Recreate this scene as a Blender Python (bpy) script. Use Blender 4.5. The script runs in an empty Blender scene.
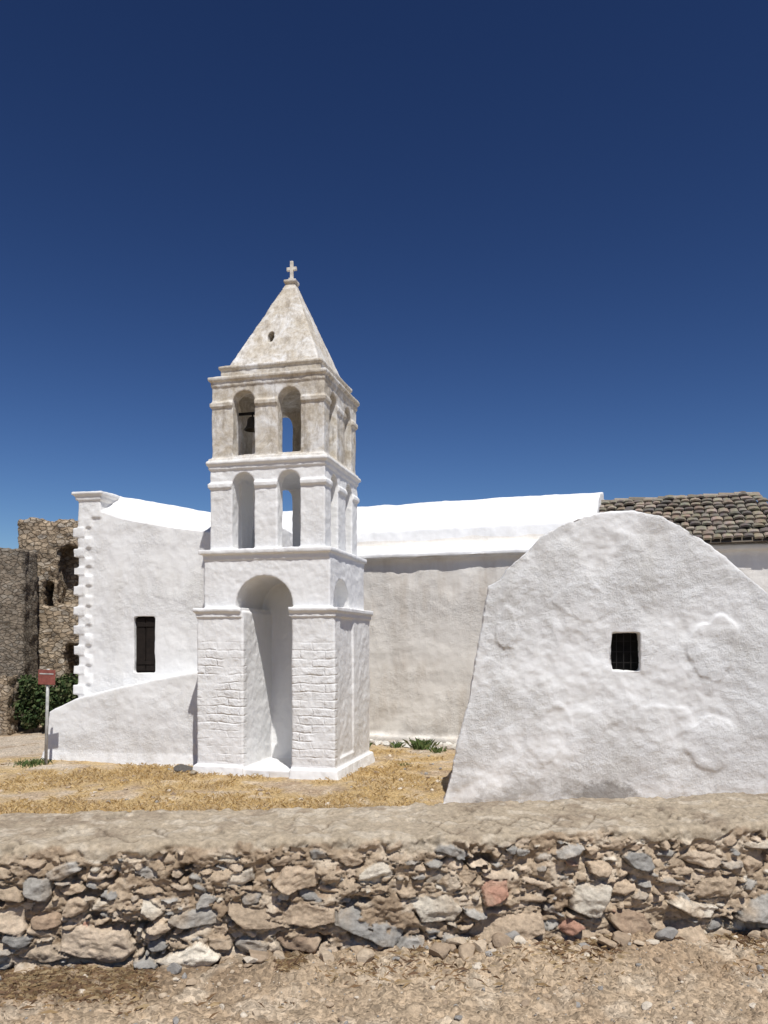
import bpy, bmesh, math, random
import numpy as np
from mathutils import Vector, Matrix
R=math.radians
random.seed(7); rng=np.random.default_rng(11)
scene=bpy.context.scene
scene.view_settings.view_transform='Standard'
scene.view_settings.look='None'
scene.view_settings.exposure=0

# ------------------------------------------------------------------ helpers
def link(o,parent=None):
    scene.collection.objects.link(o)
    if parent: o.parent=parent
    return o
def empty(name,loc=(0,0,0),rot=0):
    e=bpy.data.objects.new(name,None); e.location=loc; e.rotation_euler=(0,0,rot); e.empty_display_size=.2
    return link(e)
def obj_from_bm(name,bm,mat,parent=None,smooth=False):
    bmesh.ops.recalc_face_normals(bm,faces=bm.faces)
    me=bpy.data.meshes.new(name); bm.to_mesh(me); bm.free()
    if mat: me.materials.append(mat)
    for p in me.polygons: p.use_smooth=smooth
    return link(bpy.data.objects.new(name,me),parent)
def box(bm,x0,x1,y0,y1,z0,z1):
    v=[bm.verts.new(p) for p in [(x0,y0,z0),(x1,y0,z0),(x1,y1,z0),(x0,y1,z0),(x0,y0,z1),(x1,y0,z1),(x1,y1,z1),(x0,y1,z1)]]
    for f in [(0,3,2,1),(4,5,6,7),(0,1,5,4),(1,2,6,5),(2,3,7,6),(3,0,4,7)]: bm.faces.new([v[i] for i in f])
def frustum(bm,b,t):
    x0,x1,y0,y1,z0=b; X0,X1,Y0,Y1,z1=t
    v=[bm.verts.new(p) for p in [(x0,y0,z0),(x1,y0,z0),(x1,y1,z0),(x0,y1,z0),(X0,Y0,z1),(X1,Y0,z1),(X1,Y1,z1),(X0,Y1,z1)]]
    for f in [(0,3,2,1),(4,5,6,7),(0,1,5,4),(1,2,6,5),(2,3,7,6),(3,0,4,7)]: bm.faces.new([v[i] for i in f])
def prism(bm,pts,a,b,axis='y'):
    n=len(pts)
    mk=(lambda p,c:(p[0],c,p[1])) if axis=='y' else (lambda p,c:(c,p[0],p[1]))
    A=[bm.verts.new(mk(p,a)) for p in pts]; B=[bm.verts.new(mk(p,b)) for p in pts]
    bm.faces.new(A); bm.faces.new(B[::-1])
    for i in range(n):
        j=(i+1)%n; bm.faces.new([A[i],B[i],B[j],A[j]])
def arch_pts(c,w,zb,zs,n=14,r=None):
    r=r or w/2
    return [(c-w/2,zb),(c+w/2,zb)]+[(c+r*math.cos(math.pi*i/n),zs+r*math.sin(math.pi*i/n)) for i in range(n+1)]
def temp(bm):
    bmesh.ops.recalc_face_normals(bm,faces=bm.faces)
    me=bpy.data.meshes.new('t'); bm.to_mesh(me); bm.free()
    return link(bpy.data.objects.new('t',me))
def carve(make,cutters):
    bm=bmesh.new(); make(bm)
    if not cutters:
        bmesh.ops.recalc_face_normals(bm,faces=bm.faces)
        me=bpy.data.meshes.new('t'); bm.to_mesh(me); bm.free(); return me
    o=temp(bm); cs=[]
    for c in cutters:
        b=bmesh.new(); c(b); co=temp(b); cs.append(co)
        m=o.modifiers.new('b','BOOLEAN'); m.operation='DIFFERENCE'; m.object=co; m.solver='EXACT'
    bpy.context.view_layer.update()
    dg=bpy.context.evaluated_depsgraph_get()
    me=bpy.data.meshes.new_from_object(o.evaluated_get(dg))
    for x in cs+[o]:
        d=x.data; bpy.data.objects.remove(x); bpy.data.meshes.remove(d)
    return me
pending=[]
def plastered(name,meshes,mat,parent,voxel,d1=.03,s1=.6,d2=.012,s2=.14):
    bm=bmesh.new()
    for m in meshes: bm.from_mesh(m)
    me=bpy.data.meshes.new(name); bm.to_mesh(me); bm.free(); me.materials.append(mat)
    o=bpy.data.objects.new(name,me); o.parent=parent; pending.append(o)
    r=o.modifiers.new('remesh','REMESH'); r.mode='VOXEL'; r.voxel_size=voxel; r.use_smooth_shade=True
    for d,s in ((d1,s1),(d2,s2)):
        t=bpy.data.textures.new(name+'_lumps','CLOUDS'); t.noise_scale=s; t.noise_depth=2
        m=o.modifiers.new('lumps','DISPLACE'); m.texture=t; m.strength=d; m.mid_level=.5; m.texture_coords='LOCAL'
    return o
def as_mesh(make): return carve(make,[])

def hsh(ix,iy,seed):
    h=(ix.astype(np.int64)*374761393+iy.astype(np.int64)*668265263+seed*982451653)&0xffffffff
    h=((h^(h>>13))*1274126177)&0xffffffff
    h=h^(h>>16)
    return (h&0xffffff)/float(0xffffff)
def vn(x,y,seed=0):
    ix=np.floor(x);iy=np.floor(y);fx=x-ix;fy=y-iy
    fx=fx*fx*(3-2*fx);fy=fy*fy*(3-2*fy);ix=ix.astype(np.int64);iy=iy.astype(np.int64)
    a=hsh(ix,iy,seed);b=hsh(ix+1,iy,seed);c=hsh(ix,iy+1,seed);d=hsh(ix+1,iy+1,seed)
    return (a*(1-fx)+b*fx)*(1-fy)+(c*(1-fx)+d*fx)*fy
def fbm(x,y,s,oct=4,seed=0):
    r=0;a=1;t=0
    for i in range(oct):
        c_,s_=math.cos(.7*i),math.sin(.7*i)
        r=r+a*(vn((x*c_-y*s_)*s+17.3*i,(x*s_+y*c_)*s-9.1*i,seed+i)-.5);t+=a;a*=.55;s*=2.03
    return r/t*2
def sst(a,b,x):
    t=np.clip((x-a)/(b-a),0,1); return t*t*(3-2*t)
def grid_mesh(name,X,Y,Z,C,mat,parent=None,smooth=True):
    nt,ns=X.shape
    co=np.stack([X,Y,Z],-1).reshape(-1,3).astype(np.float32)
    idx=np.arange(nt*ns).reshape(nt,ns)
    q=np.stack([idx[:-1,:-1],idx[:-1,1:],idx[1:,1:],idx[1:,:-1]],-1).reshape(-1,4).astype(np.int32)
    me=bpy.data.meshes.new(name)
    me.vertices.add(len(co)); me.vertices.foreach_set('co',co.ravel())
    me.loops.add(q.size); me.loops.foreach_set('vertex_index',q.ravel())
    me.polygons.add(len(q)); me.polygons.foreach_set('loop_start',np.arange(0,q.size,4,dtype=np.int32))
    me.polygons.foreach_set('loop_total',np.full(len(q),4,dtype=np.int32))
    me.polygons.foreach_set('use_smooth',np.full(len(q),smooth,dtype=bool))
    me.update(calc_edges=True)
    a=me.color_attributes.new('Col','FLOAT_COLOR','POINT')
    c=np.concatenate([C.reshape(-1,3),np.ones((len(co),1))],1).astype(np.float32)
    a.data.foreach_set('color',c.ravel())
    me.materials.append(mat)
    return link(bpy.data.objects.new(name,me),parent)

# ------------------------------------------------------------------ materials
class NT:
    def __init__(s,name):
        s.m=bpy.data.materials.new(name); s.m.use_nodes=True; s.t=s.m.node_tree; s.n=s.t.nodes; s.l=s.t.links
        s.b=s.n['Principled BSDF']; s.b.inputs['Roughness'].default_value=.9
        s.b.inputs['Specular IOR Level'].default_value=.2
        s.tc=s.n.new('ShaderNodeTexCoord').outputs['Object']
    def link(s,a,b): s.l.new(a,b)
    def mapping(s,sc=(1,1,1),rot=(0,0,0)):
        m=s.n.new('ShaderNodeMapping'); m.inputs['Scale'].default_value=sc; m.inputs['Rotation'].default_value=rot
        s.link(s.tc,m.inputs[0]); return m.outputs[0]
    def noise(s,scale,detail=5,rough=.55,vec=None,dist=0):
        n=s.n.new('ShaderNodeTexNoise'); n.inputs['Scale'].default_value=scale; n.inputs['Detail'].default_value=detail
        n.inputs['Roughness'].default_value=rough; n.inputs['Distortion'].default_value=dist
        s.link(vec or s.tc,n.inputs['Vector']); return n.outputs['Fac']
    def ramp(s,fac,stops):
        r=s.n.new('ShaderNodeValToRGB'); e=r.color_ramp.elements
        while len(e)<len(stops): e.new(.5)
        for i,(p,c) in enumerate(stops):
            e[i].position=p
            e[i].color=(c,c,c,1) if not isinstance(c,(tuple,list)) else (*c,1)
        s.link(fac,r.inputs[0]); return r.outputs[0]
    def mix(s,f,a,b,mode='MIX'):
        m=s.n.new('ShaderNodeMix'); m.data_type='RGBA'; m.blend_type=mode
        for v,i in ((f,0),(a,6),(b,7)):
            if isinstance(v,(int,float)): m.inputs[i].default_value=v
            elif isinstance(v,tuple): m.inputs[i].default_value=(*v,1)
            else: s.link(v,m.inputs[i])
        return m.outputs[2]
    def math(s,op,a,b=0.0,clamp=False):
        m=s.n.new('ShaderNodeMath'); m.operation=op; m.use_clamp=clamp
        for v,i in ((a,0),(b,1)):
            if isinstance(v,(int,float)): m.inputs[i].default_value=v
            else: s.link(v,m.inputs[i])
        return m.outputs[0]
    def sep(s):
        x=s.n.new('ShaderNodeSeparateXYZ'); s.link(s.tc,x.inputs[0]); return x.outputs
    def maprange(s,v,a,b,c=0,d=1):
        m=s.n.new('ShaderNodeMapRange'); s.link(v,m.inputs[0])
        for i,k in enumerate((a,b,c,d)): m.inputs[i+1].default_value=k
        return m.outputs[0]
    def bump(s,h,dist,strength=1.0,prev=None):
        b=s.n.new('ShaderNodeBump'); b.inputs['Distance'].default_value=dist; b.inputs['Strength'].default_value=strength
        s.link(h,b.inputs['Height'])
        if prev: s.link(prev,b.inputs['Normal'])
        return b.outputs[0]
    def done(s,col,nrm=None):
        if isinstance(col,tuple): s.b.inputs['Base Color'].default_value=(*col,1)
        else: s.link(col,s.b.inputs['Base Color'])
        if nrm: s.link(nrm,s.b.inputs['Normal'])
        return s.m

def plaster(name,base=(.775,.77,.76),dirt=(.60,.57,.52),amt=.35,lump=.014,mid=5,brick=False,upper=None,foot=0.0,foothi=.7,rough=.01,chip=.3,stain=None,where_lo=.50):
    s=NT(name); o=s.sep()
    big=s.noise(.8,6,.6); midn=s.noise(mid,3,.45)
    streak=s.noise(2.2,5,.6,vec=s.mapping((2.5,2.5,.35)))
    f=s.math('MULTIPLY',s.ramp(big,[(.42,0.0),(.66,1.0)]),s.ramp(streak,[(.4,.2),(.62,1.0)]))
    col=s.mix(s.math('MULTIPLY',f,amt),base,dirt)
    cn=s.noise(9,9,.8)
    where=s.ramp(s.noise(.9,3),[(where_lo,0.0),(where_lo+.16,1.0)])
    chips=s.math('MULTIPLY',s.ramp(cn,[(.60,0.0),(.66,1.0)]),where)
    col=s.mix(s.math('MULTIPLY',chips,chip),col,(.45,.42,.38))
    if foot:
        g=s.maprange(o[2],foothi,.0)
        g=s.math('MULTIPLY',g,s.ramp(s.noise(2.0,8,.72),[(.47,0.0),(.58,1.0)]))
        col=s.mix(s.math('MULTIPLY',g,foot),col,(.34,.32,.30))
    if stain:
        sx,sz,rx,rz=stain
        dx=s.math('DIVIDE',s.math('SUBTRACT',o[0],sx),rx); dz=s.math('DIVIDE',s.math('SUBTRACT',o[2],sz),rz)
        r2=s.math('ADD',s.math('MULTIPLY',dx,dx),s.math('MULTIPLY',dz,dz))
        r2=s.math('ADD',r2,s.math('MULTIPLY',s.math('SUBTRACT',s.noise(5,9,.8),.5),3.2))
        col=s.mix(s.math('MULTIPLY',s.ramp(r2,[(.5,1.0),(1.0,0.0)]),.8),col,(.26,.24,.22))
    if upper:
        z0,uc=upper
        m=s.maprange(o[2],z0-.05,z0+.08)
        w=s.ramp(s.noise(2.2,9,.72,dist=.5),[(.38,.15),(.54,1.0)])
        uc2=s.mix(s.ramp(cn,[(.42,0.0),(.64,1.0)]),uc,(uc[0]*.66,uc[1]*.61,uc[2]*.54))
        col=s.mix(s.math('MULTIPLY',m,w),col,uc2)
        dk=s.math('MULTIPLY',s.ramp(s.noise(4.0,9,.8,vec=s.mapping((1.7,1.7,.45))),[(.50,0.0),(.62,1.0)]),m)
        col=s.mix(s.math('MULTIPLY',dk,.62),col,(.26,.22,.175))
    n=s.bump(midn,lump)
    rmask=s.math('ADD',s.math('MULTIPLY',where,.8),.25)
    n=s.bump(s.math('MULTIPLY',cn,rmask),rough*2,1,n)
    if brick:
        c=s.n.new('ShaderNodeCombineXYZ'); s.link(s.math('ADD',s.math('ADD',o[0],o[1]),s.math('MULTIPLY',s.noise(5,3),.12)),c.inputs[0])
        wob=s.math('MULTIPLY',s.noise(2.5,2),.10)
        s.link(s.math('ADD',o[2],wob),c.inputs[1])
        b=s.n.new('ShaderNodeTexBrick'); s.link(c.outputs[0],b.inputs['Vector'])
        b.inputs['Scale'].default_value=1; b.inputs['Brick Width'].default_value=.41; b.inputs['Row Height'].default_value=.13
        b.inputs['Mortar Size'].default_value=.020; b.inputs['Mortar Smooth'].default_value=1
        msk=s.math('MULTIPLY',s.maprange(o[2],2.3,1.9),s.maprange(o[2],.15,.3))
        msk=s.math('MULTIPLY',msk,s.maprange(o[1],.1,.0))
        msk=s.math('MULTIPLY',msk,s.ramp(s.noise(2.2,4,.55),[(.40,0.05),(.62,1.0)]))
        h=s.math('MULTIPLY',b.outputs['Fac'],s.math('MULTIPLY',msk,-1.0))
        n=s.bump(h,.010,1,n)
        n=s.bump(s.math('MULTIPLY',s.noise(14,4,.6),msk),.018,1,n)
        col=s.mix(s.math('MULTIPLY',s.math('MULTIPLY',s.ramp(cn,[(.52,0.0),(.62,1.0)]),msk),.35),col,(.50,.47,.43))
    return s.done(col,n)

M_white=plaster('whitewash_church',amt=.45,lump=.012,rough=.014,where_lo=.44)
M_roofw=plaster('whitewash_roof',base=(.80,.80,.80),amt=.45,lump=.014,rough=.006,chip=.3)
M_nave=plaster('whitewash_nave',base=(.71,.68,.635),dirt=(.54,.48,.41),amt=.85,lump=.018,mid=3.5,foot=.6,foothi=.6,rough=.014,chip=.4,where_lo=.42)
M_tower=plaster('whitewash_tower',amt=.35,lump=.012,mid=7,brick=True,upper=(5.12,(.60,.55,.47)))
M_chapel=plaster('whitewash_chapel',base=(.76,.755,.745),dirt=(.58,.56,.52),amt=.55,lump=.020,mid=3.0,foot=.8,foothi=.6,rough=.020,chip=.5,stain=(2.05,.18,.42,.22),where_lo=.42)

def flat(name,c,rough=.8,metal=0,var=.3,sc=12):
    s=NT(name); n=s.noise(sc,5)
    col=s.mix(s.ramp(n,[(.3,0.0),(.7,1.0)]),tuple(x*(1-var) for x in c),tuple(min(1,x*(1+var)) for x in c))
    m=s.done(col,s.bump(n,.004)); s.b.inputs['Roughness'].default_value=rough; s.b.inputs['Metallic'].default_value=metal
    return m
M_dark=flat('painted_darkness',(.010,.009,.008),1)  # near-black colour stands in for the shade inside the chapel window
M_wood=flat('dark_wood',(.014,.010,.008),.85)
M_iron=flat('iron',(.02,.018,.016),.6,.3)
M_bell=flat('bronze_bell',(.07,.06,.045),.5,.7)
M_pole=flat('painted_pole',(.42,.42,.40),.5)
M_red=flat('sign_face',(.22,.075,.06),.6)
M_marble=flat('cross_stone',(.60,.56,.49),.8)

def vcol_stone(name,bumpd=.006,sc=30,var=(.72,1.25),spk=0.0):
    s=NT(name)
    a=s.n.new('ShaderNodeAttribute'); a.attribute_name='Col'
    n=s.noise(sc,8,.75)
    k=s.ramp(n,[(.3,var[0]),(.7,var[1])])
    col=s.mix(1.0,a.outputs['Color'],k,'MULTIPLY')
    nn=s.bump(n,bumpd)
    if spk:
        v=s.n.new('ShaderNodeTexVoronoi'); v.inputs['Scale'].default_value=spk; s.link(s.tc,v.inputs['Vector'])
        sp=s.n.new('ShaderNodeSeparateColor'); s.link(v.outputs['Color'],sp.inputs[0])
        col=s.mix(1.0,col,s.ramp(sp.outputs[0],[(0,.62),(.5,1.0),(1,1.35)]),'MULTIPLY')
        nn=s.bump(s.ramp(v.outputs['Distance'],[(.0,1.0),(.6,0.0)]),.006,1,nn)
    return s.done(col,nn)
M_rubble=vcol_stone('rubble_masonry',.012,34,(.60,1.32))
M_ground=vcol_stone('dry_ground',.012,14,(.66,1.24),55)
M_rock=vcol_stone('loose_rock',.006,40)
M_blade=vcol_stone('dry_blades',.0005,10,(.85,1.15))

def masonry(name,c1,c2,c3,scale=3.2,edgek=.75):
    s=NT(name)
    wn=s.n.new('ShaderNodeTexNoise'); wn.inputs['Scale'].default_value=6; wn.inputs['Detail'].default_value=4; s.link(s.tc,wn.inputs['Vector'])
    vec=s.mix(.12,s.mapping((1,1,1.8)),wn.outputs['Color'],'ADD')
    v=s.n.new('ShaderNodeTexVoronoi'); v.inputs['Scale'].default_value=scale; s.link(vec,v.inputs['Vector'])
    e=s.n.new('ShaderNodeTexVoronoi'); e.feature='DISTANCE_TO_EDGE'; e.inputs['Scale'].default_value=scale; s.link(vec,e.inputs['Vector'])
    sp=s.n.new('ShaderNodeSeparateColor'); s.link(v.outputs['Color'],sp.inputs[0])
    col=s.ramp(sp.outputs[0],[(0,c1),(.5,c2),(1,c3)])
    ed=s.ramp(e.outputs['Distance'],[(.0,0.0),(.12,1.0)])
    col=s.mix(ed,tuple(x*edgek for x in c1),col)
    n=s.noise(9,9,.8); n4=s.noise(1.3,5,.6)
    col=s.mix(1.0,col,s.ramp(n,[(.35,.65),(.65,1.3)]),'MULTIPLY')
    col=s.mix(1.0,col,s.ramp(n4,[(.3,.75),(.7,1.2)]),'MULTIPLY')
    nn=s.bump(ed,.03); nn=s.bump(n,.045,1,nn)
    return s.done(col,nn)
M_ruin=masonry('ruin_masonry',(.33,.25,.17),(.45,.355,.25),(.40,.35,.285),5.8)
M_ruin2=masonry('ruin_masonry_dark',(.23,.19,.145),(.28,.23,.175),(.26,.23,.19),7,.85)

# ------------------------------------------------------------------ ground
WA=R(6.3); WO=3.97
def wall_q(x,y): return (y-WO)*math.cos(WA)-x*math.sin(WA)
def seq(*segs):
    out=[]
    for a,b,n in segs: out.append(np.linspace(a,b,n,endpoint=False))
    out.append(np.array([segs[-1][1]])); return np.concatenate(out)
def ground_z(X,Y):
    q=wall_q(X,Y)
    base=.59*(1-sst(.15,.6,q))
    road=1-sst(0,.3,q)
    d=fbm(X,Y,1.6,4,3)*.035+fbm(X,Y,9,4,8)*.022+fbm(X,Y,30,3,18)*.010
    bank=.07*sst(-.42,-.02,q)*road*(.4+1.0*vn(X*3,Y*3,5))*(.7+.3*sst(-2,1,X))
    far=fbm(X,Y,.5,4,21)*.05*sst(.8,3,q)
    return base+d*road+bank+far+fbm(X,Y,5,3,31)*.02*(1-road)
xs=seq((-900,-60,12),(-60,-10,25),(-10,-2.6,90),(-2.6,2.8,500),(2.8,10,80),(10,60,25),(60,900,12))
ys=seq((-900,-20,10),(-20,3.0,30),(3.0,4.6,190),(4.6,9.5,25),(9.5,22,170),(22,60,25),(60,900,12))
X,Y=np.meshgrid(xs,ys)
Z=ground_z(X,Y)
q=wall_q(X,Y)
pebb=sst(.62,.8,vn(X*42,Y*42,77))*.010+sst(.7,.85,vn(X*19,Y*19,78))*.016
Z=Z+pebb*(q<.05)*(np.abs(X)<3)
def lerp(a,b,t): return a*(1-t[...,None])+b*t[...,None]
sand=np.array([.41,.315,.215]); pale=np.array([.52,.435,.33]); dirt=np.array([.29,.205,.13]); straw=np.array([.46,.32,.14]); lightg=np.array([.47,.405,.33])
C=np.ones(X.shape+(3,))*sand
C=lerp(C,dirt,sst(-.2,.4,fbm(X,Y,2.3,4,41))*.7)
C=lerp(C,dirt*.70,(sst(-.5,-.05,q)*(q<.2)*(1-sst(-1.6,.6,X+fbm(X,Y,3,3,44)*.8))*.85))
C=lerp(C,pale,sst(.0,.5,fbm(X,Y,7,3,55))*.6)
yard=(q>.5)
C=lerp(C,sand*1.1,yard*.6)
st=sst(-.25,.2,fbm(X,Y,.8,4,61)+.42-.02*np.abs(X+2)**2-.06*np.clip(Y-13.5,0,9)**2+.5*fbm(X,Y,3,4,64))*yard*(Y<17)
C=lerp(C,lightg,sst(-.1,.3,fbm(X,Y,1.1,4,71)-.25*np.clip(X+5,-1,1))*yard*.8)
C=lerp(C,straw,st*.8)
C=lerp(C,dirt*1.0,sst(.1,.5,fbm(X,Y,2.7,4,73))*yard*.6)
C=lerp(C,pale*1.1,sst(.2,.45,fbm(X,Y,3.7,4,79))*yard*.5)
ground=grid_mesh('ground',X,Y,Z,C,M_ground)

# ------------------------------------------------------------------ foreground rubble wall
sgrid=seq((-14,-2.6,120),(-2.6,2.8,940),(2.8,14,120))
H0,H1=.45,1.175
prof=[]
NF=124
for z in np.linspace(H0,H1,NF,endpoint=False): prof.append((0,z,-1,0))
rr=.03
for a in np.linspace(0,90,7,endpoint=False):
    prof.append((rr-rr*math.cos(R(a)),H1+rr*math.sin(R(a)),-math.cos(R(a)),math.sin(R(a))))
for y in np.linspace(rr,.74,110): prof.append((y,H1+rr,0,1))
for z in np.linspace(1.17,-.3,25): prof.append((.76,z,1,0))
prof=np.array(prof)
lens=np.concatenate([[0],np.cumsum(np.hypot(np.diff(prof[:,0]),np.diff(prof[:,1])))])
S,T=np.meshgrid(sgrid,lens)
PY=np.repeat(prof[:,0][:,None],len(sgrid),1); PZ=np.repeat(prof[:,1][:,None],len(sgrid),1)
NY=np.repeat(prof[:,2][:,None],len(sgrid),1); NZ=np.repeat(prof[:,3][:,None],len(sgrid),1)
front=H1-H0
ws=S+fbm(S,T,8,4,91)*.020; wt=T+fbm(S,T,8,4,95)*.018
hole=sst(.26,.5,fbm(S*.75,T*1.4,8,5,111))
mort=fbm(S,T*1.5,3.2,3,101)*.026+fbm(S,T*1.6,11,6,105)*.044
Hh=.004+mort-.055*hole
mc=np.array([.46,.36,.255])
C=np.ones(S.shape+(3,))*mc
C=lerp(C,np.array([.33,.245,.165]),sst(-.15,.35,fbm(S,T,5,6,121)))
C=lerp(C,np.array([.60,.505,.39]),sst(.05,.4,fbm(S,T,9,6,131))*.8)
C=C*(1-.40*hole)[...,None]
stones=[]
def throw(n,wr,hr,z0,z1,tries,gap=.62):
    k=0
    for _ in range(tries):
        if k>=n: break
        a=random.uniform(*wr)/2; b=min(a,random.uniform(*hr)/2)
        x=random.uniform(-3.2,3.4); z=random.uniform(z0,z1)
        ok=True
        for (x2,z2,a2,b2,_) in stones:
            dx=(x-x2)/(a+a2); dz=(z-z2)/(b+b2)
            if abs(dx)<1.2 and abs(dz)<1.2 and (abs(dx)**2.6+abs(dz)**2.6)<gap: ok=False;break
        if ok: stones.append((x,z,a,b,random.gauss(0,.2))); k+=1
throw(18,(.24,.44),(.12,.20),.18,.42,3000)
throw(44,(.14,.30),(.07,.14),.14,.60,5000)
throw(120,(.08,.18),(.035,.08),.10,.69,9000)
throw(240,(.045,.12),(.02,.055),.08,.71,14000)
throw(400,(.02,.055),(.012,.03),.06,.72,16000)
pal=[((.45,.35,.25),.34),((.54,.435,.325),.24),((.30,.285,.26),.12),((.39,.365,.325),.13),((.66,.595,.49),.12),((.34,.245,.17),.04),((.42,.24,.17),.01)]
pc=[p[0] for p in pal]; pw=[p[1] for p in pal]
for (x,z,a,b,ro) in stones[::-1]:
    m=max(a,b)*1.6
    i0,i1=np.searchsorted(sgrid,[x-m,x+m]); j0,j1=np.searchsorted(lens,[z-m,z+m]); j1=min(j1,NF+3)
    if i1-i0<2 or j1-j0<2: continue
    u=ws[j0:j1,i0:i1]-x; v=wt[j0:j1,i0:i1]-z
    c_,s_=math.cos(ro),math.sin(ro); u,v=u*c_+v*s_,-u*s_+v*c_
    K=random.randint(4,7); ph=random.uniform(0,6.28); e=np.zeros_like(u)
    for k in range(K):
        th=ph+6.283*(k+random.uniform(-.35,.35))/K
        e=np.maximum(e,(math.cos(th)*u/a+math.sin(th)*v/b)/random.uniform(.72,1.05))
    e=np.maximum(e,np.maximum(np.abs(u)/(a*1.15),np.abs(v)/(b*1.15)))
    sd=random.randint(0,9999)
    pr=random.uniform(-.005,.028) if a<.06 else random.uniform(.010,.055)
    h=pr*np.clip((1-e)/random.uniform(.03,.12),0,1)**.8
    h=h+u*random.uniform(-.25,.25)+v*random.uniform(-.5,.1)
    for _f in range(3):
        th=random.uniform(0,6.28); fac=np.clip(math.cos(th)*u/a+math.sin(th)*v/b-random.uniform(-.1,.5),0,2)
        h=h-fac*random.uniform(.0,.40)*min(a,.08)
    h=h+fbm(u+7,v*1.8+3,13,5,sd)*.022
    M=Hh[j0:j1,i0:i1]
    win=(e<1.0)&(h>M-.020+.06*fbm(u+3,v+1,9,4,sd+4))
    M[win]=h[win]
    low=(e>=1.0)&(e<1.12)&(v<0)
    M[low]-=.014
    col=np.array(random.choices(pc,pw)[0])*random.uniform(.85,1.15)
    t=.8*np.clip(fbm(u,v,8,5,sd+9)*1.4+.12,0,1)
    cc=lerp(np.ones(u.shape+(3,))*col,mc*random.uniform(.8,1.25),t)
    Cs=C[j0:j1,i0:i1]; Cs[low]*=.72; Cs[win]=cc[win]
edge=T+fbm(S,T,5,4,141)*.10
capm=sst(front-.012,front+.010,edge)
pits=sst(.3,.55,fbm(S,T,11,5,157))
cap=fbm(S,T,2.2,4,151)*.018+fbm(S,T,14,6,155)*.020-.018*pits+.008
fr=np.abs(((S/.42+.25*fbm(S,T,1.2,2,162))%1)-.5)*2
yy=PY+fbm(S,T,4,4,161)*.05
g=np.zeros_like(S)
for l in (.05+.30*fr,.35-.30*fr):
    g=np.maximum(g,np.exp(-((yy-l)/.014)**2)*((PY>.02)&(PY<.45)))
g*=sst(-.25,.25,fbm(S,T,2.4,3,171)+.08)
cap-=g*.012
Hh=Hh*(1-capm)+cap*capm
capc=np.ones(S.shape+(3,))*np.array([.42,.345,.25])
capc=lerp(capc,np.array([.29,.225,.16]),sst(-.05,.45,fbm(S,T,5,6,181))*.7)
capc=lerp(capc,np.array([.56,.485,.38]),sst(.0,.4,fbm(S,T,10,6,185))*.7)
capc=capc*(1-.35*pits)[...,None]
capc=lerp(capc,np.array([.15,.115,.08]),np.clip(g*.75,0,1))
C=lerp(C,capc,capm)
cs,sn=math.cos(WA),math.sin(WA)
yl=PY+NY*Hh; zl=PZ+NZ*Hh
zl+=(fbm(S,S*0,.8,3,191)*.014+S*.006+fbm(S,S*0,5,3,193)*.010)*sst(.6,1.1,PZ)
Xw=S*cs-yl*sn; Yw=WO+S*sn+yl*cs
parapet=grid_mesh('rubble_stone_wall',Xw,Yw,zl,C,M_rubble)

# ------------------------------------------------------------------ loose stones
def rocks(name,items,mat):
    bm=bmesh.new(); lay=bm.verts.layers.float_color.new('Col')
    for (x,y,z,r,col) in items:
        g=bmesh.ops.create_icosphere(bm,subdivisions=3 if r>.05 else (2 if r>.012 else 1),radius=1)
        sx,sy,sz=r*random.uniform(.8,1.4),r*random.uniform(.7,1.2),r*random.uniform(.45,.85)
        rot=Matrix.Rotation(random.uniform(0,6.28),3,'Z')@Matrix.Rotation(random.uniform(-.4,.4),3,'X')
        planes=[(Vector((random.gauss(0,1),random.gauss(0,1),random.gauss(0,1))).normalized(),random.uniform(.45,.8)) for _ in range(8)]
        for v in g['verts']:
            p=v.co.copy()
            for nrm,d in planes:
                k=p.dot(nrm)
                if k>d: p-=nrm*(k-d)
            p=Vector((p.x*sx,p.y*sy,p.z*sz)); p=rot@p
            v.co=p+Vector((x,y,z)); v[lay]=(*col,1)
    return obj_from_bm(name,bm,mat)
def gzs(x,y): return ground_z(np.asarray(x,float),np.asarray(y,float))
def gz(x,y): return float(gzs([x],[y])[0])
cols=[(.46,.37,.27),(.39,.30,.21),(.28,.265,.245),(.56,.49,.395),(.31,.235,.165)]
raw=[]
for i in range(2800):
    x=random.uniform(-2.7,2.9); qq=-abs(random.gauss(0,.35)) if random.random()<.4 else random.uniform(-1.0,0)
    r=random.uniform(.003,.008) if random.random()<.90 else random.uniform(.010,.026)
    raw.append((x,WO+x*math.tan(WA)+qq,r))
for i in range(50):
    x=random.uniform(-2.6,2.8); raw.append((x,WO+x*math.tan(WA)-random.uniform(.0,.15),random.uniform(.022,.06)))
zz=gzs([p[0] for p in raw],[p[1] for p in raw])
rocks('loose_gravel',[(x,y,z+r*.25,r,random.choice(cols)) for (x,y,r),z in zip(raw,zz)],M_rock)
raw=[]
for i in range(150):
    t=random.uniform(0,3.2); raw.append((-.35+.94*t-.342*random.uniform(.02,.5),17.2-.342*t-random.uniform(.05,.55),random.uniform(.03,.12),random.choice([(.5,.47,.42),(.4,.35,.3),(.58,.56,.52)])))
for i in range(260):
    x=random.uniform(-7.5,1); y=random.uniform(10.2,18) if x<-4.5 else random.uniform(10.2,16)
    if (-3.3<x<-.3 and y>12.1) or (x>-6.3 and x<-3 and y>13.7): continue
    raw.append((x,y,random.uniform(.012,.05),random.choice(cols)))
zz=gzs([p[0] for p in raw],[p[1] for p in raw])
it=[(x,y,z+r*.2,r,c) for (x,y,r,c),z in zip(raw,zz)]
it.append((-3.3,13.05,.08,.13,(.10,.09,.08))); it.append((-3.1,12.75,.04,.09,(.32,.27,.2)))
rocks('scattered_yard_stones',it,M_rock)

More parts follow.
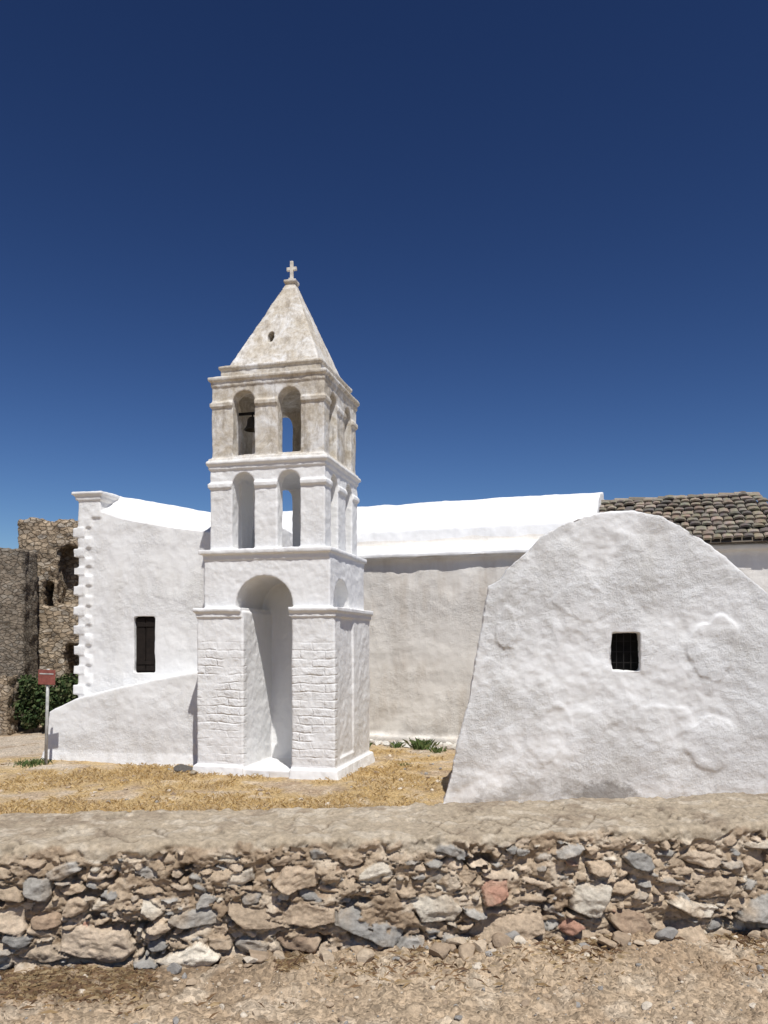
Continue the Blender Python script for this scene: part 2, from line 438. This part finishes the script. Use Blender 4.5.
# ------------------------------------------------------------------ grasses
def blades(name,pts,mat,lay_cols):
    vs=[];fs=[];cl=[]
    for (x,y,z,h,w,lean) in pts:
        a=random.uniform(0,6.28); l=random.uniform(0,6.28); dx,dy=math.cos(a)*w,math.sin(a)*w
        lx,ly=math.cos(l)*lean*h,math.sin(l)*lean*h
        i=len(vs); vs+= [(x-dx,y-dy,z),(x+dx,y+dy,z),(x+lx*.5+dx*.6,y+ly*.5+dy*.6,z+h*.6),(x+lx,y+ly,z+h*(1-.3*min(lean,2)))]
        fs+=[(i,i+1,i+2),(i,i+2,i+3)]
        c=random.choice(lay_cols); cl+=[c]*4
    me=bpy.data.meshes.new(name); me.from_pydata(vs,[],fs)
    a=me.color_attributes.new('Col','FLOAT_COLOR','POINT')
    a.data.foreach_set('color',np.array([(*c,1) for c in cl],dtype=np.float32).ravel())
    me.materials.append(mat); return link(bpy.data.objects.new(name,me))
straws=[(.50,.35,.15),(.56,.42,.22),(.42,.28,.12),(.46,.34,.19)]
N=46000
px=rng.uniform(-5.9,1.3,N); py=rng.uniform(10.0,15.8,N)
dn=fbm(px,py,.8,4,61)+.34-.02*np.abs(px+2)**2-.06*np.clip(py-13.5,0,9)**2+fbm(px,py,3,4,64)*.7
zz=ground_z(px,py)
pts=[(x,y,z-.005,random.uniform(.02,.09),random.uniform(.003,.007),random.uniform(.3,1.3)) for x,y,z,d in zip(px,py,zz,dn) if d>.12 and random.random()<d*2]
blades('dry_yellow_grass',pts,M_blade,straws)
N=20000
px=np.where(rng.random(N)<.8,rng.uniform(-2.7,-.3,N),rng.uniform(-.5,2.7,N)); qv=-np.abs(rng.normal(.05,.14,N)); py=WO+px*math.tan(WA)+qv
keep=fbm(px,py,3,3,9)>-.12; zz=ground_z(px,py)
pts=[(x,y,z-.003,random.uniform(.010,.04),random.uniform(.0008,.0017),random.uniform(.8,2.6)) for x,y,z,k in zip(px,py,zz,keep) if k]
blades('dry_straw',pts,M_blade,[(.36,.25,.13),(.27,.17,.09),(.44,.33,.19),(.20,.125,.075)])
greens=[(.06,.10,.03),(.09,.13,.04),(.12,.14,.05)]
def weed(name,x,y,r,n,h):
    p=[(x+random.gauss(0,r),y+random.gauss(0,r),gz(x,y)-.01,random.uniform(.4,1)*h,random.uniform(.006,.014),random.uniform(.2,1)) for _ in range(n)]
    blades(name,p,M_blade,greens)
weed('green_weed',.78,16.1,.10,160,.30)
weed('green_weed',.25,16.35,.06,80,.18)
weed('green_weed',-.45,16.2,.07,80,.22)
weed('green_weed',-6.15,13.9,.14,220,.13)
weed('green_weed',1.05,15.6,.08,90,.16)
weed('green_weed',.4,14.0,.05,50,.10)

bm=bmesh.new(); lay=bm.verts.layers.float_color.new('Col')
clumps=[(random.uniform(-8.6,-7.3),random.uniform(18.3,18.8),random.uniform(.25,1.3),random.uniform(.16,.38)) for _ in range(26)]
for i in range(7000):
    cx,cy,cz,r=random.choice(clumps)
    d=Vector((random.gauss(0,1),random.gauss(0,1),random.gauss(0,1))).normalized()*r*random.uniform(.5,1.1)
    p=Vector((cx,cy,cz))+d
    if p.z<.05: continue
    n=Vector((random.gauss(0,1),random.gauss(0,1),random.gauss(0,1))).normalized(); t=n.orthogonal().normalized(); b=n.cross(t)
    s=random.uniform(.02,.045); col=random.choice([(.03,.05,.018),(.045,.075,.025),(.07,.10,.035),(.10,.11,.05)])
    vv=[bm.verts.new(p+t*s*1.5),bm.verts.new(p+b*s),bm.verts.new(p-t*s*1.5),bm.verts.new(p-b*s)]
    for v in vv: v[lay]=(*col,1)
    bm.faces.new(vv)
for c in clumps[:10]:
    b0=Vector((-8.0+random.uniform(-.4,.4),18.6,0)); b1=Vector(c[:3]); t=Vector((.02,0,0))
    vv=[bm.verts.new(b0-t),bm.verts.new(b0+t),bm.verts.new(b1+t*.4),bm.verts.new(b1-t*.4)]
    for v in vv: v[lay]=(.12,.09,.06,1)
    bm.faces.new(vv)
obj_from_bm('green_bush',bm,M_blade)

# ------------------------------------------------------------------ bell tower
tw=empty('bell_tower',(-.93,12.5,0),R(-14))
ms=[]
B=lambda *a:(lambda bm:box(bm,*a))
def P(pts,a,b,ax='y'): return lambda bm:prism(bm,pts,a,b,ax)
ms.append(as_mesh(lambda bm:frustum(bm,(-2.32,-1.33,-.22,2.1,-.4),(-2.23,-1.37,-.12,2.1,.16))))
ms.append(as_mesh(lambda bm:frustum(bm,(-.6,.34,-.22,2.15,-.4),(-.55,.23,-.12,2.1,.16))))
ms.append(as_mesh(B(-1.45,-.45,-.02,1.9,-.4,.12)))
cut_low=[B(-1.37,-.54,-.5,1.15,.12,2.72),
         P(arch_pts(-1.04,1.0,2.66,2.74),-.5,1.15),
         P(arch_pts(.61,.92,2.70,2.74),-.15,.6,'x'),
         B(.15,.6,.22,1.0,.3,2.6)]
ms.append(carve(B(-2.19,.18,-.07,2.03,-.2,2.72),cut_low))
ms.append(carve(B(-2.09,.08,-.01,2.0,2.70,3.56),cut_low[1:3]))
for (x0,x1) in ((-2.19,-1.42),(-.56,.18)):
    for (o,z0,z1) in ((.02,2.57,2.64),(.055,2.65,2.72)):
        ms.append(carve(B(x0-(o if x0<-2 else .02),x1+(o if x1>0 else .02),-.07-o,2.03+o,z0,z1),[B(-1.37,-.54,0,1.15,0,3),B(-.15,.155,.17,1.05,2.5,3)] if x1>0 else [B(-1.37,-.54,0,1.15,0,3)]))
ms.append(as_mesh(B(-2.12,.08,-.03,2.04,3.51,3.60)))
ms.append(as_mesh(B(-2.17,.12,-.08,2.09,3.60,3.675)))
def arches(zb,zs):
    return [P(arch_pts(-1.405,.39,zb,zs),-1,.9),P(arch_pts(-.62,.39,zb,zs),-1,.9),
            P(arch_pts(-1.40,.46,zb,zs+.02),.9,3),P(arch_pts(-.60,.46,zb,zs+.02),.9,3),
            P(arch_pts(.52,.38,zb,zs),-3,1,'x'),P(arch_pts(1.36,.38,zb,zs),-3,1,'x')]
ar2=arches(3.69,4.73); ar3=arches(5.22,6.07)
ms.append(carve(B(-1.99,-.01,.01,1.89,3.6,5.03),[B(-1.74,-.26,.27,1.64,3.70,4.95)]+ar2))
ms.append(carve(B(-2.02,.02,-.02,1.92,4.69,4.76),[B(-1.74,-.26,.27,1.64,3.9,4.95)]+ar2))
ms.append(as_mesh(B(-2.02,.015,-.015,1.91,4.99,5.06)))
ms.append(as_mesh(B(-2.05,.05,-.05,1.95,5.065,5.13)))
ms.append(as_mesh(B(-2.02,.01,-.01,1.91,5.12,5.18)))
ms.append(carve(B(-1.97,-.03,.03,1.87,5.15,6.42),[B(-1.74,-.26,.27,1.64,5.21,6.34)]+ar3))
ms.append(carve(B(-2.0,.0,.0,1.9,6.02,6.09),[B(-1.74,-.26,.27,1.64,5.3,6.34)]+ar3))
ms.append(as_mesh(B(-1.99,-.01,.01,1.89,6.36,6.44)))
ms.append(as_mesh(B(-2.025,.025,-.025,1.925,6.445,6.51)))
ms.append(as_mesh(B(-1.86,-.12,.13,1.77,6.5,6.66)))
ms.append(as_mesh(B(-1.89,-.09,.10,1.80,6.67,6.72)))
ms.append(carve(lambda bm:frustum(bm,(-1.78,-.17,.20,1.70,6.7),(-.98,-.86,.90,1.0,8.38)),
   [P([(-1.10+.06*math.cos(a*.5236),7.26+.11*math.sin(a*.5236)) for a in range(12)],-.5,.85)]))
ms.append(as_mesh(B(-1.03,-.81,.84,1.06,8.34,8.39)))
plastered('masonry',ms,M_tower,tw,.018,.03,.5,.014,.1)
bm=bmesh.new()
X0=-.92
box(bm,X0-.028,X0+.028,.925,.975,8.36,8.74); box(bm,X0-.09,X0-.027,.926,.974,8.575,8.635); box(bm,X0+.027,X0+.09,.926,.974,8.575,8.635)
box(bm,X0-.045,X0+.045,.90,1.0,8.36,8.44)
c=obj_from_bm('cross',bm,M_marble,tw); bv=c.modifiers.new('b','BEVEL'); bv.width=.008; bv.segments=2
bm=bmesh.new(); pr=[(.0,.22),(.06,.21),(.085,.17),(.095,.08),(.12,.03),(.15,0),(.13,0),(.08,.1)]
rings=[[bm.verts.new((r*math.cos(k*.2618),r*math.sin(k*.2618),z)) for k in range(24)] for r,z in pr[1:]]
for a,b in zip(rings[:-1],rings[1:]):
    for k in range(24): bm.faces.new([a[k],a[(k+1)%24],b[(k+1)%24],b[k]])
bm.faces.new(rings[0])
o=obj_from_bm('bell',bm,M_bell,tw,True); o.location=(-1.42,.42,5.72)
bm=bmesh.new(); box(bm,-1.72,-1.12,.40,.44,5.98,6.02); box(bm,-1.43,-1.41,.41,.43,5.92,5.98); obj_from_bm('bell_bar',bm,M_iron,tw)

# ------------------------------------------------------------------ church
ch=empty('church',(0,0,0))
wb=empty('west_block',(-5.75,14.9,0),R(-12)); wb.parent=ch
ms=[]
def west(bm):
    xs_=[-0.02,.5,.9,1.4,1.9,2.4,2.9,3.4]
    zf=[4.62,4.60,4.46,4.36,4.27,4.20,4.13,4.08]; zb=[4.9,4.98,4.93,4.82,4.72,4.63,4.56,4.5]
    rings=[]
    for x,a,b in zip(xs_,zf,zb):
        rings.append([bm.verts.new(p) for p in [(x,0,-.3),(x,0,a),(x,.12,a+.05),(x,.62,b),(x,2.6,b-.05),(x,2.6,-.3)]])
    for a,b in zip(rings[:-1],rings[1:]):
        for k in range(6): bm.faces.new([a[k],a[(k+1)%6],b[(k+1)%6],b[k]])
    bm.faces.new(rings[0]); bm.faces.new(rings[-1][::-1])
ms.append(carve(west,[B(1.13,1.55,-.5,.16,1.60,2.63)]))
ms.append(as_mesh(B(-.0,.46,-.03,.6,4.5,4.82)))
ms.append(as_mesh(B(-.06,.50,-.06,.6,4.82,4.89)))
ms.append(as_mesh(B(-.11,.53,-.10,.6,4.92,4.99)))
z=1.0;k=0
while z<4.45:
    dz=random.uniform(.16,.20)
    if k%2: ms.append(as_mesh(B(-.09,.14,-.05,.3,z+.01,z+dz-.01)))
    else: ms.append(as_mesh(B(-.0,.26,-.035,.3,z+.008,z+dz-.008)))
    z+=dz;k+=1
ms.append(as_mesh(P([(-.42,-.3),(-.34,.5),(-.30,.88),(-.16,.96),(.25,1.13),(1.0,1.32),(1.8,1.5),(2.6,1.64),(3,1.7),(3,-.3)],-.5,.05)))
ms.append(as_mesh(lambda bm:frustum(bm,(-.52,3,-.62,0,-.3),(-.40,3,-.49,0,.22))))
plastered('walls',ms,M_white,wb,.022,.045,.7,.014,.13)
bm=bmesh.new()
box(bm,1.12,1.56,.10,.13,1.59,2.64)
for i in range(2):
    x0=1.15+i*.2
    box(bm,x0,x0+.18,.06,.098,1.63,2.60)
for zc in (1.75,2.45): box(bm,1.17,1.51,.045,.059,zc,zc+.06)
obj_from_bm('window_shutter',bm,M_wood,wb)
nv=empty('nave',(-.35,17.2,0),R(-20)); nv.parent=ch
ms=[]
yz=[(0,-.3),(0,3.86),(-.08,3.90),(-.10,4.02),(.05,4.08),(.50,4.30),(.62,4.33),(.68,4.55),(.9,4.85),(1.3,5.15),(1.8,5.38),(2.4,5.48),(3.0,5.38),(3.5,5.15),(3.9,4.85),(4.2,4.3),(4.8,4.1),(4.8,-.3)]
ms.append(as_mesh(P(yz,-4.2,4.72,'x')))
ms.append(as_mesh(lambda bm:frustum(bm,(-4.2,6,-.16,.1,-.3),(-4.2,6,-.10,.1,.14))))
ms.append(as_mesh(B(4.6,8.2,0,4.4,-.3,4.05)))
ms.append(as_mesh(B(4.6,8.3,-.10,4.4,3.86,3.98)))
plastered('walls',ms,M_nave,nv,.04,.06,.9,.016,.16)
sk=[(-.135,3.95),(-.145,4.04),(.05,4.125),(.46,4.29),(.64,4.30),(.655,4.64),(.93,4.93),(1.32,5.20),(1.81,5.43),(2.4,5.53),(3.0,5.43),(3.5,5.2),(3.6,5.0),(2.4,5.3),(1.4,5.0),(.9,4.6),(.6,4.1),(0,3.95)]
plastered('vault_roof',[as_mesh(P(sk,-4.25,4.76,'x'))],M_roofw,nv,.033,.10,.9,.022,.16)
def tiles():
    bm=bmesh.new(); lay=bm.verts.layers.float_color.new('Col')
    e0=Vector((4.74,-.2,4.05)); sl=Vector((0,2.2,1.2)); L=sl.length; d=sl/L; nrm=Vector((0,-1.2,2.2)).normalized()
    rows=11; rl=L/rows
    for j in range(rows):
        s0=j*rl; xmax=8.35-(8.35-7.75)*(j/rows); x=4.74-random.uniform(0,.1)
        while x<xmax:
            w=random.uniform(.15,.24); ln=rl*1.25; lift=random.uniform(.005,.04); dz=random.uniform(-.035,.035)
            c=random.choice([(.21,.175,.13),(.26,.215,.165),(.165,.14,.115),(.30,.255,.20),(.13,.115,.10),(.22,.195,.155)])
            K=4; top=[];bot=[]; bul=random.uniform(.06,.20)
            for k in range(K+1):
                a=math.pi*k/K; xx=x+w*.5-w*.47*math.cos(a); h=math.sin(a)*w*bul
                for (ss,arr,hh) in ((s0-.02,bot,lift+.03),(s0+ln,top,0)):
                    arr.append(bm.verts.new(Vector((xx,e0.y,e0.z))+d*(ss+dz)+nrm*(h+hh)))
            for k in range(K): bm.faces.new([bot[k],bot[k+1],top[k+1],top[k]])
            low=[bm.verts.new(v.co-nrm*.04) for v in bot]
            for k in range(K): bm.faces.new([low[k],low[k+1],bot[k+1],bot[k]])
            for v in bot+top+low: v[lay]=(*[q*random.uniform(.9,1.1) for q in c],1)
            x+=w*1.01
    base=[(4.74,-.22,4.0),(8.36,-.22,4.0),(8.36,4.5,4.0),(4.74,4.5,4.0),(4.74,2.0,5.235),(7.72,2.0,5.235)]
    v=[bm.verts.new(p) for p in base]
    for q_ in v: q_[lay]=(.15,.125,.10,1)
    for f in [(0,1,5,4),(1,2,5),(2,3,4,5),(0,4,3),(0,3,2,1)]: bm.faces.new([v[i] for i in f])
    x=4.74
    while x<7.7:
        c=random.choice([(.25,.21,.16),(.30,.26,.21),(.19,.165,.13)]); jz=random.uniform(-.015,.02)
        A=[];Bv=[]
        for k in range(7):
            a=math.pi*k/6
            A.append(bm.verts.new((x,2.0-.11*math.cos(a),5.22+jz+.09*math.sin(a)))); Bv.append(bm.verts.new((x+.34,2.0-.10*math.cos(a),5.21+jz+.075*math.sin(a))))
        for k in range(6): bm.faces.new([A[k],A[k+1],Bv[k+1],Bv[k]])
        for q_ in A+Bv: q_[lay]=(*c,1)
        x+=.30
    return obj_from_bm('tile_roof',bm,M_rock,nv)
tiles()

# ------------------------------------------------------------------ vaulted chapel (right)
cp=empty('vaulted_chapel',(.85,10.55,0),R(-10))
out=[(-.16,-.5),(-.08,0),(.06,.5),(.25,1.3),(.40,2.05),(.51,2.72),(.54,2.92),(.70,2.99),(.78,3.14),(.95,3.29),(1.22,3.55),(1.45,3.69),(1.70,3.79),(1.97,3.84),(2.25,3.855),(2.5,3.83),(2.72,3.77),(2.96,3.66),(3.2,3.49),(3.45,3.28),(3.67,3.07),(3.85,2.92),(4.0,2.79),(4.2,2.55),(4.35,1.5),(4.55,0),(4.6,-.5)]
ms=[carve(P(out,0,.55),[B(2.12,2.47,-.3,.3,1.80,2.30)])]
inn=[(max(.12,x) if x<2 else x, zz-.10 if zz>1 else zz) for x,zz in out]
ms.append(as_mesh(P(inn,.5,4.6)))
def blob(cx,cz,rx,rz,d,seed):
    r_=random.Random(seed); p1,p2,p3=[r_.uniform(0,6.28) for _ in range(3)]
    pts=[]
    for k in range(48):
        t=k*2*math.pi/48; m=1+.12*math.sin(2*t+p1)+.10*math.sin(3*t+p2)+.05*math.sin(7*t+p3)
        pts.append((cx+rx*m*math.cos(t),cz+rz*m*math.sin(t)))
    return P(pts,-d,.1)
for b in [(3.35,2.1,.26,.42,.022,1),(1.3,1.0,.3,.35,.012,2),(.78,2.35,.12,.3,.020,3),(2.75,1.15,.3,.25,.012,4),(1.75,2.7,.35,.22,.012,5),(3.3,.9,.3,.3,.016,6)]:
    ms.append(as_mesh(blob(*b)))
plastered('walls',ms,M_chapel,cp,.020,.08,.6,.024,.11)
bm=bmesh.new(); box(bm,2.08,2.52,.24,.27,1.76,2.34); obj_from_bm('window_darkness_panel',bm,M_dark,cp)  # dark sheet added in the recess, painted as the unlit room behind
bm=bmesh.new()
for i in range(3): box(bm,2.19+i*.09,2.20+i*.09,.15,.16,1.78,2.32)
for i in range(3): box(bm,2.10,2.49,.161,.17,1.90+i*.14,1.91+i*.14)
obj_from_bm('window_grille',bm,M_iron,cp)

# ------------------------------------------------------------------ ruins (far left)
ru=empty('ruined_stone_building',(0,0,0))
random.seed(5)
def ragged(x0,x1,z,jit,n):
    t=[(x0+(x1-x0)*i/n,z+random.uniform(-jit,jit)) for i in range(n+1)]
    return [(x0,-.3)]+t+[(x1,-.3)]
o1=ragged(-9.3,-6.6,5.22,.09,20)[::-1]
a=carve(P(o1,20,20.9),[P(arch_pts(-8.52,.28,3.05,3.55),19,20.8),P(arch_pts(-7.98,.62,3.1,4.3),19,20.65),B(-8.1,-7.4,19,20.6,1.0,2.1)])
b=as_mesh(P(ragged(-8.15,-7.3,5.65,.05,6)[::-1],21.1,21.8))
plastered('tall_walls',[a,b],M_ruin,ru,.045,.12,.30,.08,.10)
a=carve(P(ragged(-14,-8.62,4.42,.05,16)[::-1],18.9,19.7),[])
plastered('side_wall',[a],M_ruin2,ru,.05,.12,.4,.06,.12)
a=as_mesh(P(ragged(-9.2,-8.55,1.35,.1,4)[::-1],17.9,18.5))
plastered('broken_pier',[a],M_ruin,ru,.04,.12,.3,.06,.1)

# ------------------------------------------------------------------ signpost
sg=empty('signpost',(-5.93,13.85,0))
bm=bmesh.new()
bmesh.ops.create_cone(bm,cap_ends=True,segments=14,radius1=.028,radius2=.026,depth=1.75,matrix=Matrix.Translation((0,0,.82)))
o=obj_from_bm('pole',bm,M_pole,sg,True)
bm=bmesh.new(); box(bm,-.16,.16,-.045,-.030,1.42,1.68); o=obj_from_bm('plate',bm,M_red,sg)
bv=o.modifiers.new('b','BEVEL'); bv.width=.004
bm=bmesh.new(); box(bm,-.05,.05,-.03,.03,1.50,1.53); box(bm,-.13,.13,-.049,-.0455,1.60,1.62); obj_from_bm('bracket_and_lettering',bm,M_pole,sg)
sg.rotation_euler=(0,R(1.5),R(-8))
for o in pending: scene.collection.objects.link(o)

# ------------------------------------------------------------------ light
EL=60; AZ=18
sd=Vector((math.sin(R(AZ))*math.cos(R(EL)),-math.cos(R(AZ))*math.cos(R(EL)),math.sin(R(EL))))
L=bpy.data.lights.new('sun','SUN'); L.energy=5; L.angle=R(.5); L.color=(1,.975,.93)
lo=bpy.data.objects.new('sun',L); lo.rotation_euler=sd.to_track_quat('Z','Y').to_euler(); link(lo)
w=bpy.data.worlds.new('World'); scene.world=w; w.use_nodes=True
nt=w.node_tree; bg=nt.nodes['Background']
sky=nt.nodes.new('ShaderNodeTexSky'); sky.sky_type='NISHITA'; sky.sun_disc=False; sky.sun_elevation=R(EL); sky.sun_rotation=R(180-AZ)
sky.air_density=1; sky.dust_density=.1; sky.ozone_density=3.3
gm=nt.nodes.new('ShaderNodeGamma'); gm.inputs[1].default_value=1.75
mx=nt.nodes.new('ShaderNodeMix'); mx.data_type='RGBA'; mx.blend_type='MULTIPLY'; mx.inputs[0].default_value=1; mx.inputs[7].default_value=(.37,.35,.365,1)
nt.links.new(sky.outputs[0],gm.inputs[0]); nt.links.new(gm.outputs[0],mx.inputs[6]); nt.links.new(mx.outputs[2],bg.inputs[0])
bg.inputs[1].default_value=.05

cam=bpy.data.cameras.new('camera'); co=bpy.data.objects.new('camera',cam); link(co)
co.location=(0,0,2.2); co.rotation_euler=(R(90),0,0)
cam.sensor_fit='AUTO'; cam.sensor_width=36; cam.lens=27.77; cam.shift_y=.125; cam.clip_end=5000; cam.clip_start=.05
scene.camera=co
